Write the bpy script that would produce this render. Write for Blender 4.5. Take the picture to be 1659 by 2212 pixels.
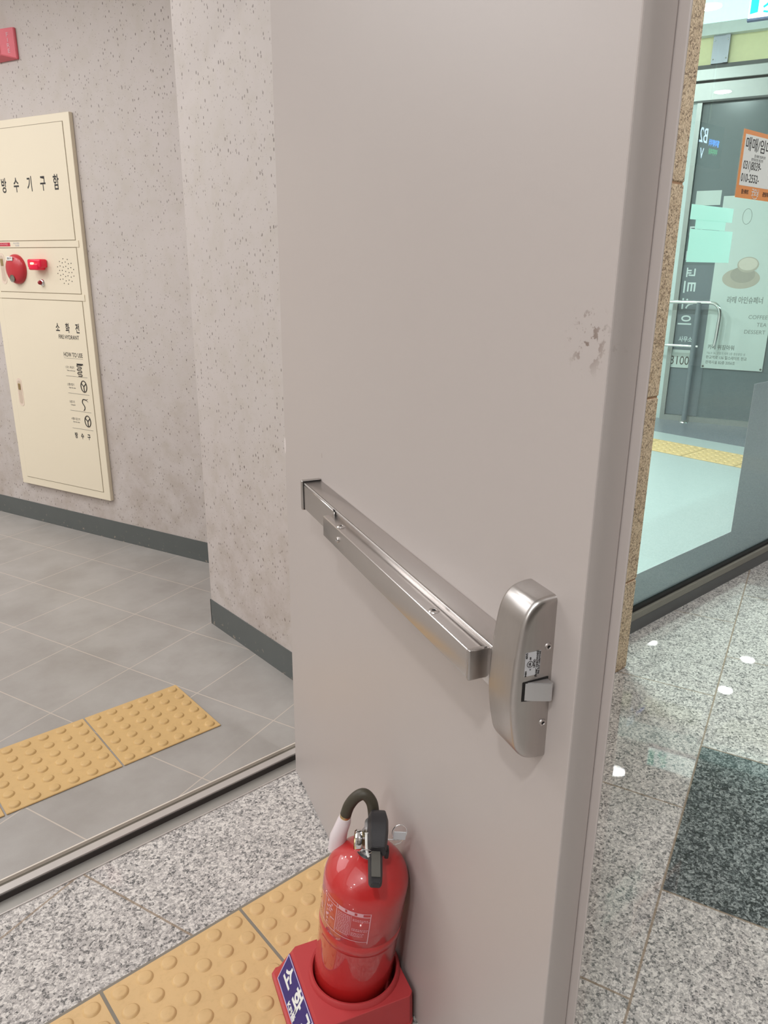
import bpy, bmesh, math, random
from mathutils import Vector, Matrix
random.seed(7)
for o in list(bpy.data.objects): bpy.data.objects.remove(o, do_unlink=True)
SC = bpy.context.scene
COL = SC.collection
PI = math.pi

# ------------------------------------------------------------------ camera
# world frame: origin = hinge foot of the open fire door, +X along the threshold, +Y into the tiled room
CAM = Vector((-0.9703, -1.4854, 1.30))
cam = bpy.data.cameras.new('camera'); camo = bpy.data.objects.new('camera', cam); COL.objects.link(camo)
cam.sensor_fit = 'VERTICAL'; cam.sensor_height = 36.0; cam.lens = 36.0 * 1626.0 / 2212.0
cam.clip_start = 0.02; cam.clip_end = 60
fwd = Vector((0.6235, 0.7182, -0.3090)).normalized()
rgt = Vector((0.7568, -0.6537, 0.0078)); rgt = (rgt - fwd * rgt.dot(fwd)).normalized()
up = rgt.cross(fwd)
camo.matrix_world = Matrix(((rgt.x, up.x, -fwd.x, CAM.x), (rgt.y, up.y, -fwd.y, CAM.y), (rgt.z, up.z, -fwd.z, CAM.z), (0, 0, 0, 1)))
SC.camera = camo

# ------------------------------------------------------------------ world, lights, exposure
SC.view_settings.view_transform = 'Standard'; SC.view_settings.look = 'None'
SC.view_settings.gamma = 1; SC.view_settings.use_curve_mapping = False
SC.view_settings.exposure = 0.0
SC.cycles.sample_clamp_indirect = 40
W = bpy.data.worlds.new('world'); SC.world = W; W.use_nodes = True
W.node_tree.nodes['Background'].inputs[0].default_value = (0.9, 0.9, 1, 1)
W.node_tree.nodes['Background'].inputs[1].default_value = 0.05

def area(name, x, y, z, size, power, color=(1, 1, 1), shape='DISK', size_y=None, rot=None):
    l = bpy.data.lights.new(name, 'AREA'); l.shape = shape; l.size = size
    if size_y: l.size_y = size_y
    l.energy = power; l.color = color
    o = bpy.data.objects.new(name, l); COL.objects.link(o); o.location = (x, y, z)
    if rot: o.rotation_euler = rot
    return o
HALL_Z, SHOP_Z, ROOM_Z = 2.92, 3.40, 2.60
HALL_LIGHTS = [(-6.0, -1.75), (-3.8, -1.75), (-1.66, -1.70), (0.32, -1.70), (2.3, -1.70), (4.27, -1.70), (6.33, -1.72), (7.16, -1.86), (6.7, -2.80)]
ROOM_LIGHTS = [(-1.25, 2.57), (-0.82, 1.79), (-0.47, 0.93)]
SHOP_FILL_LIGHTS = [(3.0, 1.6), (2.4, 3.0), (3.2, 4.4), (1.9, 0.9)]  # added lamps, placed out of sight to brighten the shop
WARM = (0.97, 0.985, 1.0)
for i, (x, y) in enumerate(HALL_LIGHTS): area('hall_lamp', x, y, HALL_Z - 0.012, 0.15, 26 if i < 3 else 19, WARM)
for i, (x, y) in enumerate(ROOM_LIGHTS): area('room_lamp', x, y, ROOM_Z - 0.012, 0.15, 6, WARM)
for i, (x, y) in enumerate(SHOP_FILL_LIGHTS): area('shop_fill_lamp', x, y, SHOP_Z - 0.012, 0.2, 62, (0.97, 1.0, 0.98))
# broad soft fill lights added under the hall and tiled room ceilings
area('hall_fill', -3.7, -1.3, HALL_Z - 0.02, 5.4, 40, WARM, 'RECTANGLE', 2.3)
area('room_fill', -2.6, 2.6, ROOM_Z - 0.02, 3.4, 106, WARM, 'RECTANGLE', 3.6)

# ------------------------------------------------------------------ frames
def V(*a): return Vector(a)
d1 = V(-0.3354, 0.9421, 0); d2 = V(0.9421, 0.3354, 0)      # tile grid / rear wall directions
dd = V(-0.3112, -0.9504, 0).normalized(); nd = V(-0.9504, 0.3112, 0).normalized()   # door: hinge->latch, outward normal
Z3 = V(0, 0, 1)
def frame(o, x, y):
    x = x.normalized(); y = y.normalized(); z = x.cross(y)
    return Matrix(((x.x, y.x, z.x, o.x), (x.y, y.y, z.y, o.y), (x.z, y.z, z.z, o.z), (0, 0, 0, 1)))

# ------------------------------------------------------------------ materials
MATS = {}
def new_mat(name):
    m = bpy.data.materials.new(name); m.use_nodes = True; MATS[name] = m
    nt = m.node_tree; return m, nt, nt.nodes['Principled BSDF']
def N(nt, t, **k):
    n = nt.nodes.new(t)
    for a, b in k.items():
        if a.startswith('i_'):
            key = a[2:]; key = int(key) if key.isdigit() else key.replace('_', ' ')
            n.inputs[key].default_value = b
        else: setattr(n, a, b)
    return n
def L(nt, a, b): nt.links.new(a, b)
def geo_pos(nt):
    g = N(nt, 'ShaderNodeNewGeometry'); return g.outputs['Position']
def obj_pos(nt):
    g = N(nt, 'ShaderNodeTexCoord'); return g.outputs['Object']
def math_(nt, op, a, b=None, c=None):
    n = N(nt, 'ShaderNodeMath', operation=op)
    for i, v in enumerate((a, b, c)):
        if v is None: continue
        if isinstance(v, (int, float)): n.inputs[i].default_value = v
        else: L(nt, v, n.inputs[i])
    return n.outputs[0]
def dotp(nt, p, v):
    n = N(nt, 'ShaderNodeVectorMath', operation='DOT_PRODUCT'); L(nt, p, n.inputs[0]); n.inputs[1].default_value = v
    return n.outputs['Value']
def mix(nt, f, a, b):
    n = N(nt, 'ShaderNodeMix', data_type='RGBA')
    for i, v in ((0, f), (6, a), (7, b)):
        if isinstance(v, (int, float)): n.inputs[i].default_value = v
        elif isinstance(v, (tuple, list)): n.inputs[i].default_value = (*v[:3], 1)
        else: L(nt, v, n.inputs[i])
    return n.outputs[2]
def ramp(nt, f, stops, interp='LINEAR'):
    n = N(nt, 'ShaderNodeValToRGB'); n.color_ramp.interpolation = interp
    while len(n.color_ramp.elements) > 1: n.color_ramp.elements.remove(n.color_ramp.elements[-1])
    for i, (p, c) in enumerate(stops):
        if isinstance(c, (int, float)): c = (c, c, c)
        e = n.color_ramp.elements[0] if i == 0 else n.color_ramp.elements.new(p)
        e.position = p; e.color = (*c[:3], 1)
    L(nt, f, n.inputs[0]); return n.outputs[0]
def noise(nt, vec, scale, detail=3, rough=.5):
    n = N(nt, 'ShaderNodeTexNoise', i_Scale=scale, i_Detail=detail, i_Roughness=rough); L(nt, vec, n.inputs['Vector']); return n.outputs['Fac']
def voro(nt, vec, scale, feature='F1', out='Distance', rnd=1.0):
    n = N(nt, 'ShaderNodeTexVoronoi', feature=feature); n.inputs['Scale'].default_value = scale; n.inputs['Randomness'].default_value = rnd
    L(nt, vec, n.inputs['Vector']); return n.outputs[out]
def bump(nt, bs, h, strength=.2, dist=.001):
    n = N(nt, 'ShaderNodeBump', i_Strength=strength, i_Distance=dist); L(nt, h, n.inputs['Height']); L(nt, n.outputs[0], bs.inputs['Normal'])
def sep_r(nt, c):
    n = N(nt, 'ShaderNodeSeparateColor'); L(nt, c, n.inputs[0]); return n.outputs[0]
def sRGB(r, g, b):
    f = lambda c: ((c / 255 + .055) / 1.055) ** 2.4 if c / 255 > .04045 else c / 255 / 12.92
    return (f(r), f(g), f(b))
def simple(name, col, rough=.5, metal=0.0, noise_amt=.06, nscale=40, emis=None, estr=0, spec=.5, coat=0):
    m, nt, b = new_mat(name)
    p = obj_pos(nt); nz = noise(nt, p, nscale, 3)
    c = mix(nt, nz, tuple(x * (1 - noise_amt) for x in col), tuple(min(1, x * (1 + noise_amt)) for x in col))
    L(nt, c, b.inputs['Base Color']); b.inputs['Roughness'].default_value = rough; b.inputs['Metallic'].default_value = metal
    b.inputs['Specular IOR Level'].default_value = spec; b.inputs['Coat Weight'].default_value = coat
    if coat: b.inputs['Coat Roughness'].default_value = .04
    if emis: b.inputs['Emission Color'].default_value = (*emis, 1); b.inputs['Emission Strength'].default_value = estr
    return m

# speckled wall covering (also browner mottling low down)
def m_wall():
    m, nt, b = new_mat('speckled_wallcovering')
    p = geo_pos(nt)
    big = noise(nt, p, 1.6, 3); mid = noise(nt, p, 14, 4, .6)
    base = mix(nt, big, sRGB(192, 184, 178), sRGB(200, 190, 186))
    base = mix(nt, math_(nt, 'MULTIPLY', ramp(nt, mid, [(.45, 0), (.7, 1)]), .5), base, sRGB(186, 177, 166))
    def specks(scale, thr, seed, zs):
        mp = N(nt, 'ShaderNodeMapping'); mp.inputs['Scale'].default_value = (1, 1, zs); mp.inputs['Location'].default_value = (seed, seed * 2, 0); rt = N(nt, 'ShaderNodeVectorRotate', rotation_type='Z_AXIS', i_Angle=.67); L(nt, p, rt.inputs[0]); L(nt, rt.outputs[0], mp.inputs[0])
        dist = voro(nt, mp.outputs[0], scale); c = voro(nt, mp.outputs[0], scale, out='Color'); r = sep_r(nt, c)
        size = math_(nt, 'MULTIPLY', math_(nt, 'SUBTRACT', r, thr), .42)
        return math_(nt, 'LESS_THAN', dist, size)
    s1 = specks(110, .30, 3.1, .5); s2 = specks(170, .42, 9.7, .55)
    dens = ramp(nt, noise(nt, p, 2.3, 2), [(.3, .55), (.6, 1)])
    base = mix(nt, math_(nt, 'MULTIPLY', math_(nt, 'MULTIPLY', s2, .5), dens), base, sRGB(118, 104, 96))
    base = mix(nt, math_(nt, 'MULTIPLY', math_(nt, 'MULTIPLY', s1, .8), dens), base, sRGB(92, 80, 72))
    # brown noise mottling, strongest near the skirting and fading upwards
    sx = N(nt, 'ShaderNodeSeparateXYZ'); L(nt, p, sx.inputs[0])
    g = math_(nt, 'MULTIPLY', ramp(nt, sx.outputs[2], [(.12, 1), (.95, 0)]), math_(nt, 'MULTIPLY', ramp(nt, noise(nt, p, 7, 5, .7), [(.35, 0), (.7, 1)]), .5))
    base = mix(nt, g, base, sRGB(150, 132, 120))
    L(nt, base, b.inputs['Base Color']); b.inputs['Roughness'].default_value = .62
    bump(nt, b, noise(nt, p, 160, 2), .25, .0006)
    return m
# granite
def granite(name, lo, mid, hi, scale, rough, grout=None, gcol=(.2, .17, .13), black=False, coat=0.0, bumpy=0):
    m, nt, b = new_mat(name)
    p = geo_pos(nt)
    wob = N(nt, 'ShaderNodeTexNoise', i_Scale=scale * .5, i_Detail=2.0); L(nt, p, wob.inputs['Vector'])
    vm = N(nt, 'ShaderNodeVectorMath', operation='MULTIPLY_ADD'); L(nt, wob.outputs['Color'], vm.inputs[0]); vm.inputs[1].default_value = (.006,) * 3; L(nt, p, vm.inputs[2]); q = vm.outputs[0]
    c1 = sep_r(nt, voro(nt, q, scale, out='Color')); c2 = sep_r(nt, voro(nt, q, scale * 2.1, out='Color'))
    f = math_(nt, 'ADD', math_(nt, 'MULTIPLY', c1, .55), math_(nt, 'MULTIPLY', c2, .45))
    f = math_(nt, 'ADD', f, math_(nt, 'MULTIPLY', math_(nt, 'SUBTRACT', noise(nt, p, 16, 3), .5), .35))
    col = ramp(nt, f, [(.10, lo), (.30, tuple(.5 * a + .5 * c for a, c in zip(lo, mid))), (.42, mid), (.60, mid), (.74, hi), (.95, hi)])
    if black:
        f2 = ramp(nt, f, [(.12, sRGB(34, 37, 38)), (.42, sRGB(72, 76, 77)), (.62, sRGB(114, 119, 119)), (.85, sRGB(156, 160, 158))])
    rr = rough
    if grout:
        a = dotp(nt, p, tuple(d1)); c = dotp(nt, p, tuple(d2))
        w, h, gw = .57, .6067, .0024; A0, C0 = -.962, .0446
        ka = math_(nt, 'DIVIDE', math_(nt, 'ADD', a, 57.0 - A0), w)        # columns along d1
        col_i = math_(nt, 'FLOOR', ka); fa = math_(nt, 'FRACT', ka)
        odd = math_(nt, 'MODULO', col_i, 2.0)
        # .112..-.458 column has rows at 1.457 (even shift); next one is shifted by half a slab
        kc = math_(nt, 'DIVIDE', math_(nt, 'ADD', c, 60.67 - C0), h)
        kc = math_(nt, 'ADD', kc, math_(nt, 'MULTIPLY', math_(nt, 'ABSOLUTE', math_(nt, 'SUBTRACT', odd, ODD0)), .5))
        fc = math_(nt, 'FRACT', kc)
        ga = math_(nt, 'LESS_THAN', math_(nt, 'ABSOLUTE', math_(nt, 'SUBTRACT', math_(nt, 'FRACT', math_(nt, 'ADD', fa, .5)), .5)), gw / w / 1.0)
        gc = math_(nt, 'LESS_THAN', math_(nt, 'ABSOLUTE', math_(nt, 'SUBTRACT', math_(nt, 'FRACT', math_(nt, 'ADD', fc, .5)), .5)), gw / h)
        gr = math_(nt, 'MAXIMUM', ga, gc)
        if black:
            inb = math_(nt, 'MULTIPLY', math_(nt, 'MULTIPLY', math_(nt, 'LESS_THAN', a, A0), math_(nt, 'GREATER_THAN', a, A0 - .57)),
                        math_(nt, 'MULTIPLY', math_(nt, 'GREATER_THAN', c, C0), math_(nt, 'LESS_THAN', c, C0 + h)))
            col = mix(nt, inb, col, f2)
        slab = N(nt, 'ShaderNodeTexWhiteNoise'); cx = N(nt, 'ShaderNodeCombineXYZ'); L(nt, col_i, cx.inputs[0]); L(nt, math_(nt, 'FLOOR', kc), cx.inputs[1]); L(nt, cx.outputs[0], slab.inputs['Vector'])
        col = mix(nt, math_(nt, 'MULTIPLY', slab.outputs['Value'], .10), col, sRGB(120, 116, 114))
        col = mix(nt, math_(nt, 'MULTIPLY', gr, .8), col, gcol)
        r_ = math_(nt, 'ADD', math_(nt, 'MULTIPLY', gr, .4), rough); L(nt, r_, b.inputs['Roughness'])
    else: b.inputs['Roughness'].default_value = rough
    L(nt, col, b.inputs['Base Color']); b.inputs['Coat Weight'].default_value = coat; b.inputs['Coat Roughness'].default_value = .05
    if bumpy: bump(nt, b, f, bumpy, .003)
    return m
ODD0 = 1.0
def m_tile():
    m, nt, b = new_mat('grey_porcelain_tile')
    p = geo_pos(nt); a = dotp(nt, p, tuple(d1)); c = dotp(nt, p, tuple(d2))
    ka = math_(nt, 'DIVIDE', math_(nt, 'ADD', a, 30 - .156), .3005); kc = math_(nt, 'DIVIDE', math_(nt, 'ADD', c, 30.5 - .11), .305)
    gl = []
    for k, s in ((ka, .3005), (kc, .305)):
        f = math_(nt, 'FRACT', math_(nt, 'ADD', k, .5 - (30 / .3005 % 1 if s < .302 else 30.5 / .305 % 1)))
        gl.append(math_(nt, 'LESS_THAN', math_(nt, 'ABSOLUTE', math_(nt, 'SUBTRACT', f, .5)), .0016 / s))
    gr = math_(nt, 'MAXIMUM', *gl)
    wn = N(nt, 'ShaderNodeTexWhiteNoise'); cx = N(nt, 'ShaderNodeCombineXYZ'); L(nt, math_(nt, 'FLOOR', ka), cx.inputs[0]); L(nt, math_(nt, 'FLOOR', kc), cx.inputs[1]); L(nt, cx.outputs[0], wn.inputs['Vector'])
    n1 = noise(nt, p, 5, 5, .6)
    col = mix(nt, ramp(nt, n1, [(.35, 0), (.65, 1)]), sRGB(154, 148, 142), sRGB(170, 165, 160))
    col = mix(nt, math_(nt, 'MULTIPLY', wn.outputs['Value'], .25), col, sRGB(152, 146, 142))
    col = mix(nt, math_(nt, 'MULTIPLY', noise(nt, p, 300, 2), .12), col, sRGB(120, 112, 105))
    col = mix(nt, gr, col, sRGB(192, 180, 168))
    L(nt, col, b.inputs['Base Color']); b.inputs['Roughness'].default_value = .42
    bump(nt, b, math_(nt, 'SUBTRACT', 1.0, gr), .4, .0008)
    return m
def m_metal(name, col=(.60, .565, .545), rough=.3, brush=(1, 1, 60), amt=.10):
    m, nt, b = new_mat(name)
    p = obj_pos(nt); mp = N(nt, 'ShaderNodeMapping'); mp.inputs['Scale'].default_value = brush; L(nt, p, mp.inputs[0])
    n = noise(nt, mp.outputs[0], 40, 2, .5)
    b.inputs['Roughness'].default_value = rough
    L(nt, mix(nt, n, tuple(x * .96 for x in col), tuple(min(1, x * 1.04) for x in col)), b.inputs['Base Color'])
    b.inputs['Metallic'].default_value = 1
    return m
def m_door():
    m, nt, b = new_mat('warm_grey_door_paint')
    p = obj_pos(nt)
    base = mix(nt, noise(nt, p, 1.2, 2), sRGB(183, 173, 168), sRGB(187, 178, 173))
    # chipped, smudged paint by the latch edge (local x = distance from hinge, z = height)
    mp = N(nt, 'ShaderNodeVectorMath', operation='DISTANCE'); L(nt, p, mp.inputs[0]); mp.inputs[1].default_value = (1.125, 0, 1.238)
    near = ramp(nt, mp.outputs['Value'], [(.012, 1), (.038, 0)])
    ch = math_(nt, 'MULTIPLY', ramp(nt, noise(nt, p, 90, 4, .65), [(.55, 0), (.60, 1)]), near)
    base = mix(nt, math_(nt, 'MULTIPLY', ch, .8), base, sRGB(118, 98, 86))
    # sparse scuffs and pinhole marks over the lower leaf
    mp2 = N(nt, 'ShaderNodeMapping'); mp2.inputs['Scale'].default_value = (1, 1, .35); mp2.inputs['Rotation'].default_value = (0, .5, 0); L(nt, p, mp2.inputs[0])
    dv = voro(nt, mp2.outputs[0], 16); r = sep_r(nt, voro(nt, mp2.outputs[0], 16, out='Color'))
    sc = math_(nt, 'MULTIPLY', math_(nt, 'LESS_THAN', dv, .035), math_(nt, 'GREATER_THAN', r, .8))
    base = mix(nt, math_(nt, 'MULTIPLY', sc, .5), base, sRGB(140, 124, 112))
    L(nt, base, b.inputs['Base Color']); b.inputs['Roughness'].default_value = .42
    bump(nt, b, noise(nt, p, 260, 2), .12, .0004)
    return m
def m_tactile(name, c=(204, 168, 112)):
    m, nt, b = new_mat(name)
    p = geo_pos(nt)
    col = mix(nt, noise(nt, p, 9, 4), sRGB(*[x * .97 for x in c]), sRGB(*[min(255, x * 1.04) for x in c]))
    col = mix(nt, math_(nt, 'MULTIPLY', ramp(nt, noise(nt, p, 60, 5, .7), [(.5, 0), (.75, 1)]), .25), col, sRGB(170, 132, 82))
    L(nt, col, b.inputs['Base Color']); b.inputs['Roughness'].default_value = .5
    bump(nt, b, noise(nt, p, 500, 2), .2, .0004)
    return m
def m_glass(name, tint=(.86, .97, .95), ior=1.5):
    m = bpy.data.materials.new(name); m.use_nodes = True; nt = m.node_tree; nt.nodes.clear(); MATS[name] = m
    out = N(nt, 'ShaderNodeOutputMaterial'); tr = N(nt, 'ShaderNodeBsdfTransparent'); gl = N(nt, 'ShaderNodeBsdfGlossy'); fr = N(nt, 'ShaderNodeFresnel'); mx = N(nt, 'ShaderNodeMixShader')
    tr.inputs[0].default_value = (*tint, 1); gl.inputs['Roughness'].default_value = 0.0; fr.inputs[0].default_value = ior
    n = noise(nt, obj_pos(nt), 3, 1)
    L(nt, mix(nt, n, (.95, 1, .98), (1, 1, 1)), gl.inputs['Color'])
    g_ = N(nt, 'ShaderNodeNewGeometry'); L(nt, math_(nt, 'MULTIPLY', fr.outputs[0], math_(nt, 'SUBTRACT', 1.0, g_.outputs['Backfacing'])), mx.inputs[0]); L(nt, tr.outputs[0], mx.inputs[1]); L(nt, gl.outputs[0], mx.inputs[2]); L(nt, mx.outputs[0], out.inputs[0])
    return m
def m_film(name, col, opac):
    m = bpy.data.materials.new(name); m.use_nodes = True; nt = m.node_tree; nt.nodes.clear(); MATS[name] = m
    out = N(nt, 'ShaderNodeOutputMaterial'); tr = N(nt, 'ShaderNodeBsdfTransparent'); df = N(nt, 'ShaderNodeBsdfDiffuse'); mx = N(nt, 'ShaderNodeMixShader')
    n = noise(nt, obj_pos(nt), 160, 3, .7)
    L(nt, mix(nt, n, tuple(x * .8 for x in col), tuple(min(1, x * 1.2) for x in col)), df.inputs[0])
    mx.inputs[0].default_value = opac; L(nt, tr.outputs[0], mx.inputs[1]); L(nt, df.outputs[0], mx.inputs[2]); L(nt, mx.outputs[0], out.inputs[0])
    return m
def m_sheet():
    m = bpy.data.materials.new('mint_white_sheet'); m.use_nodes = True; nt = m.node_tree; nt.nodes.clear()
    out = N(nt, 'ShaderNodeOutputMaterial'); tl = N(nt, 'ShaderNodeBsdfTranslucent'); df = N(nt, 'ShaderNodeBsdfDiffuse'); mx = N(nt, 'ShaderNodeMixShader')
    c = mix(nt, noise(nt, obj_pos(nt), 5, 2), sRGB(226, 246, 241), sRGB(231, 248, 244))
    L(nt, c, tl.inputs[0]); L(nt, c, df.inputs[0]); mx.inputs[0].default_value = .62
    L(nt, df.outputs[0], mx.inputs[1]); L(nt, tl.outputs[0], mx.inputs[2]); L(nt, mx.outputs[0], out.inputs[0]); return m
def m_skirt():
    m, nt, b = new_mat('slate_skirting_paint'); p = geo_pos(nt)
    sx = N(nt, 'ShaderNodeSeparateXYZ'); L(nt, p, sx.inputs[0])
    ch = math_(nt, 'MULTIPLY', ramp(nt, noise(nt, p, 42, 4, .7), [(.62, 0), (.66, 1)]), ramp(nt, sx.outputs[2], [(.035, 1), (.09, .0)]))
    col = mix(nt, noise(nt, p, 6, 3), sRGB(84, 88, 86), sRGB(96, 100, 98))
    col = mix(nt, math_(nt, 'MULTIPLY', ch, .7), col, sRGB(170, 155, 138))
    L(nt, col, b.inputs['Base Color']); b.inputs['Roughness'].default_value = .45
    return m
SHEETM = m_sheet(); WALL = m_wall(); TILE = m_tile(); DOOR = m_door(); SKIRT = m_skirt()
GRAN = granite('polished_light_granite', sRGB(100, 99, 98), sRGB(186, 180, 176), sRGB(222, 216, 210), 165, .022, grout=True, gcol=sRGB(140, 120, 98), black=True)
TAN = granite('flamed_tan_granite', sRGB(118, 94, 76), sRGB(212, 186, 154), sRGB(236, 214, 184), 200, .7, bumpy=.6)
TAC = m_tactile('yellow_tactile_rubber'); TACC = m_tactile('yellow_tactile_ceramic', (212, 176, 124))
STEEL = m_metal('brushed_stainless', rough=.27, brush=(.5, 12, 12), amt=.03)
STEELV = m_metal('brushed_stainless_cover', (.51, .48, .46), rough=.30, brush=(10, 10, .5), amt=.03)
THR = m_metal('threshold_stainless', (.66, .63, .60), .22, (1, 60, 60))
ALU = simple('satin_aluminium', sRGB(205, 199, 195), .32, metal=.55, noise_amt=.03)
CHROME = m_metal('chrome', (.85, .85, .86), .08, (1, 1, 1), .02)
CAST = m_metal('cast_zinc', (.68, .68, .69), .36, (1, 1, 1), .2)
BRASS = m_metal('brass', (.55, .42, .22), .35, (1, 1, 1), .1)
RUBBER = simple('black_rubber', sRGB(52, 46, 44), .6)
DARK = simple('dark_recess', sRGB(28, 24, 22), .8)
REDC = simple('glossy_red_enamel', sRGB(194, 34, 34), .38, coat=1.0, noise_amt=.08, nscale=8)
REDP = simple('matte_red_plastic', sRGB(186, 62, 64), .5, noise_amt=.06, nscale=12)
REDG = simple('red_device_plastic', sRGB(190, 48, 56), .3)
PINK = simple('red_strobe_plastic', sRGB(222, 100, 112), .45)
LENS = simple('clear_lens_plastic', sRGB(212, 192, 204), .2)
CREAM = simple('cream_steel_paint', sRGB(232, 220, 196), .38, noise_amt=.02, nscale=3)
CREAMG = simple('cream_shadow_gap', sRGB(150, 138, 116), .6)
INK = simple('black_ink', sRGB(48, 44, 42), .6); INKG = simple('grey_ink', sRGB(96, 92, 88), .6)
WHITE = simple('white_paper', sRGB(236, 236, 232), .6, noise_amt=.01); SHEET = None
LABEL = simple('silver_label', sRGB(206, 206, 208), .4)
ORANGE = simple('orange_print', sRGB(240, 152, 82), .5, noise_amt=.02)
NAVY = simple('navy_plate', sRGB(48, 38, 116), .4); LILAC = simple('lilac_trim', sRGB(190, 178, 214), .4)
BLACKP = simple('black_handle_plastic', sRGB(46, 44, 46), .42); GREYP = simple('worn_grey_handle', sRGB(92, 90, 84), .5)
HOSE = simple('olive_black_hose', sRGB(66, 60, 48), .5); NOZZ = simple('white_nozzle', sRGB(226, 214, 216), .4)
CEIL = simple('white_ceiling', sRGB(226, 222, 216), .8, noise_amt=.01)
PLAIN = simple('off_white_wall', sRGB(206, 200, 194), .7, noise_amt=.03, nscale=2)
PINKW = simple('pale_print_pink', sRGB(226, 170, 178), .5)
GLASS = m_glass('tinted_shopfront_glass'); FILM = m_film('grey_frosted_film', sRGB(206, 190, 200), .84)
MULL = simple('grey_mullion', sRGB(158, 158, 156), .35, metal=.4)
SILLD = simple('dark_sill', sRGB(88, 88, 88), .45); SILLB = simple('brown_sill_gasket', sRGB(128, 124, 114), .45)
SHOPW = simple('pale_shop_partition', sRGB(196, 206, 206), .4); SHOPD = simple('dark_teal_pane', sRGB(104, 112, 116), .15)
SLATE = simple('slate_pane', sRGB(116, 122, 128), .2)
YEL = simple('yellow_panel', sRGB(234, 228, 180), .5); ZINC = simple('zinc_post', sRGB(160, 162, 172), .4, metal=.3)
SHOPFL = simple('white_terrazzo', sRGB(176, 182, 182), .3, noise_amt=.04, nscale=60); SHOPFD = simple('dark_terrazzo', sRGB(118, 120, 128), .25, noise_amt=.08, nscale=90)
POSTER = simple('cafe_poster_print', sRGB(196, 204, 200), .5, noise_amt=.02); BEIGE = simple('poster_coffee_tone', sRGB(178, 168, 156), .5); BEIGE2 = simple('poster_cream_tone', sRGB(206, 196, 184), .5)
PGREY = simple('poster_grey_ink', sRGB(128, 132, 128), .5)
SIGNW = simple('exit_sign_white', (1, 1, 1), .5, emis=(.85, 1, .98), estr=2.2); SIGNG = simple('exit_sign_green', (0, .8, .6), .5, emis=(0, .95, .72), estr=1.0)
LEDW = simple('led_white', (.7, .8, 1), .5, emis=(.55, .75, 1), estr=9); LEDB = simple('led_blue', (.1, .3, 1), .5, emis=(.02, .25, 1), estr=9); LEDG = simple('led_green', (.1, .8, .3), .5, emis=(.05, .6, .2), estr=3)
LAMPR = simple('lit_red_lens', (.7, .01, .05), .15, emis=(1, .01, .04), estr=.12); LAMPC = simple('lamp_core', (1, .5, .3), .3, emis=(1, .35, .12), estr=6)
DIFF = simple('lamp_diffuser', (1, 1, 1), .4, emis=(1, .95, .9), estr=6); DIFFC = simple('shop_fill_diffuser', (1, 1, 1), .4, emis=(.92, 1, .98), estr=8)

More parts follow.
